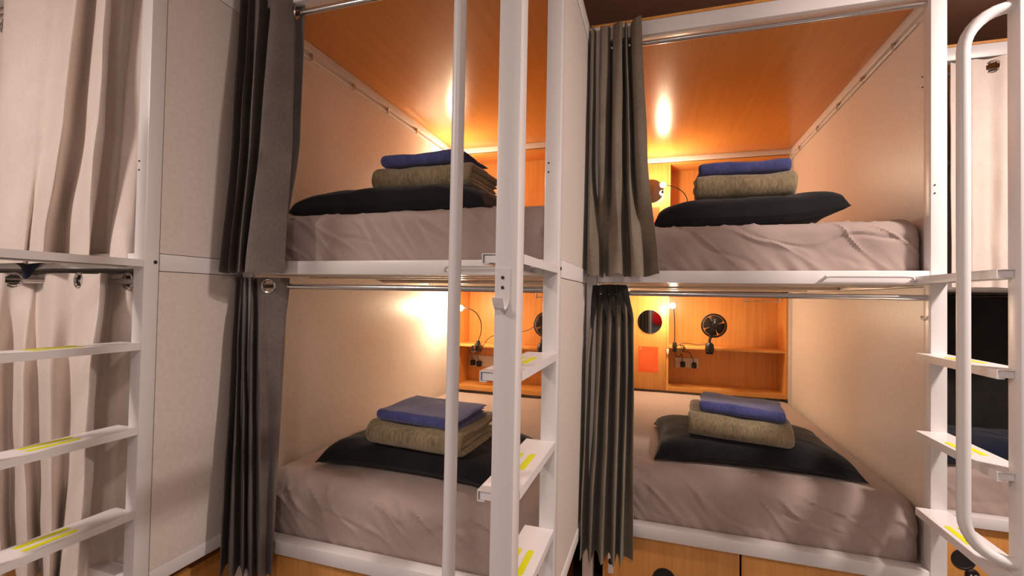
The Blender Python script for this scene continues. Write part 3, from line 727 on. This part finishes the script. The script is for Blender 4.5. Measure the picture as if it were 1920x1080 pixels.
# garment rails under the niche tops
def garment_rail(label, x0, x1, y, z):
    t = thing('garment_rail', label, 'rail', ((x0+x1)/2, y, z), 0, 'small chrome hanging rails'); w = (x1-x0)/2
    obj('bar', tube(bmesh.new(), [(-w, 0, 0), (w, 0, 0)], .005, 12), CHROME, t)
    for x in (-w, w): obj('bracket', B(x-.006, x+.006, -.007, .007, -.008, 1.553-z, bev=.002), CHROME, t)
    return t
garment_rail('small chrome rail under the niche top, lower bunk right of centre', .645, .885, 4.03, 1.505)
garment_rail('small chrome rail in the niche beside the ladder post, lower bunk left of centre', -.885, -.70, 3.42, 1.505)
# latch hook on the right wall of lower C
lt = thing('wall_hook', 'small chrome hook on the side wall by the right post of the lower bunk', 'hook', (.9605, 2.115, 1.445))
obj('plate', lathe(bmesh.new(), [(0, .002), (.010, .002), (.010, 0)], (0, 0, 0), (-1, 0, 0), 20), CHROME, lt)
obj('peg', tube(bmesh.new(), [(0, 0, 0), (-.012, 0, -.002), (-.022, 0, .004), (-.024, 0, .014)], .004, 10), CHROME, lt)

# ---------------------------------------------------------------- drawers below the decks
def drawer(u, x0, x1, hole, label, lock=False):
    X, Y = DX[u]; t = thing('bed_drawer', label, 'drawer', (X+(x0+x1)/2, Y+.03, .06), 0, 'beech drawers under the decks'); w = (x1-x0)/2
    obj('drawer_front', B(-w+.002, w-.002, 0, .018, 0, .415, bev=.001), WOOD, t)
    obj('drawer_box', B(-w+.02, w-.02, .019, .8, .01, .36), WOOD, t)
    hx, hz, r = hole
    cup = obj('finger_pull', lathe(bmesh.new(), [(0, .001), (r*.8, .001), (r*.86, .003), (r, .003), (r, 0)], (hx-(x0+x1)/2, 0, hz-.06), (0, -1, 0), 40), DARKM, t, 'round black recessed pull')
    return t
def plinth(u, x0, x1): pass
drawer('C', -1.22, -.668, (-.96, .315, .047), 'beech drawer with round black pull below the left half of the bunk right of centre')
drawer('C', -.664, -.055, (-.36, .315, .047), 'beech drawer below the right half of the bunk right of centre')
drawer('B', -1.215, -.66, (-.94, .29, .047), 'beech drawer under the bunk left of centre, nearest its bunched curtain')
drawer('B', -.656, -.055, (-.36, .29, .047), 'beech drawer under the bunk left of centre, behind its ladder')
drawer('A', -1.22, -.664, (-.96, .315, .047), 'beech drawer under the far left bunk, left one')
drawer('A', -.660, -.055, (-.36, .315, .047), 'beech drawer under the far left bunk, beside its right post')
drawer('D', -1.22, -.664, (-.94, .325, .047), 'beech drawer with round pull and combination lock at far right')
drawer('D', -.660, -.055, (-.36, .315, .047), 'beech drawer under the far right bunk, right one')
lk_ = thing('drawer_lock', 'black round lock with highlights as white dots on the far right drawer', 'lock', (1.392, 2.713, .262))
obj('lock_body', lathe(bmesh.new(), [(0, .014), (.022, .013), (.027, .006), (.027, 0), (0, 0)], (0, 0, 0), (0, -1, 0), 28), BLACKP, lk_)
for x in (-.010, .006, .013): obj('dot', lathe(bmesh.new(), [(0, .0155), (.0035, .0155), (.0035, .0135)], (x, 0, .002), (0, -1, 0), 12), SOCK, lk_, 'painted white highlight')  # small white discs painting the highlights on the lock
br = thing('white_latch', 'white latch plate with dark catch beside the drawer below the grey-brown curtain', 'latch', (-.187, 2.1045, .35))
obj('plate', B(-.012, .012, -.006, 0, -.05, .05, bev=.001), WHITE, br); obj('catch', lathe(bmesh.new(), [(0, .014), (.009, .012), (.011, 0)], (0, -.006, .005), (0, -1, 0), 16), SCREW, br, 'dark catch')

# ---------------------------------------------------------------- invented stand-ins behind the camera, shaping the reflection in the round mirror
LOCK = mat('beige_locker_paint', srgb(206, 194, 180), .45); GREYP = mat('grey_partition', srgb(120, 118, 122), .6); REDF = cloth('red_nylon', srgb(190, 16, 14), srgb(210, 24, 20), 200, .2)
lo = thing('locker_stand_in', 'added beige two-door stand-in reflected in the round mirror of the lower bunk', 'locker_stand_in', (-.55, -2.3, 0))
obj('body', B(-.4, .4, -.25, .23, 0, 2.0, bev=.003), LOCK, lo)
for x0, x1 in ((-.395, .215), (.225, .395)): obj('door', B(x0, x1, .232, .25, .08, 1.96, bev=.003), LOCK, lo)
pt = obj('partition_stand_in', B(-.14, .6, -2.2, -2.16, 0, 1.9, bev=.003), GREYP); tag(pt, 'added grey stand-in board reflected behind the red bag in the round mirror', 'partition')
bg = thing('backpack_stand_in', 'added red bag stand-in on the grey board, reflected in the round mirror', 'bag', (.0, -2.08, .98))
bb = bmesh.new(); bmesh.ops.create_icosphere(bb, subdivisions=4, radius=1)
for v in bb.verts: v.co = Vector((math.copysign(abs(v.co.x)**.75, v.co.x)*.13, math.copysign(abs(v.co.y)**.8, v.co.y)*.07, .15+math.copysign(abs(v.co.z)**.8, v.co.z)*.15))
obj('bag_body', bb, REDF, bg); obj('strap', tube(bmesh.new(), [(-.04, -.03, .28), (-.02, -.05, .36), (.02, -.05, .36), (.04, -.03, .28)], .006, 8), BLACKP, bg)

# navy cloth corner hanging below the upper deck at far left
g = bmesh.new(); G = []
for j in range(17):
    v = j/16; row = []
    for i in range(25):
        u = i/24; wv = 1-.75*v; x = (u-.5)*.46*wv-.03*v; dip = .012+.075*(1-abs(2*u-1)**1.3)
        row.append(g.verts.new((x, -.012-.006*math.sin(u*14+v*2)+.01*v, -v*dip)))
    G.append(row)
for j in range(16):
    for i in range(24): g.faces.new((G[j][i], G[j+1][i], G[j+1][i+1], G[j][i+1]))
nv = obj('hanging_cloth', g, NAVYP); nv.location = (-2.22, 1.108, 1.622)
tag(nv, 'navy cloth corner drooping between the two beige curtains at far left', 'cloth')
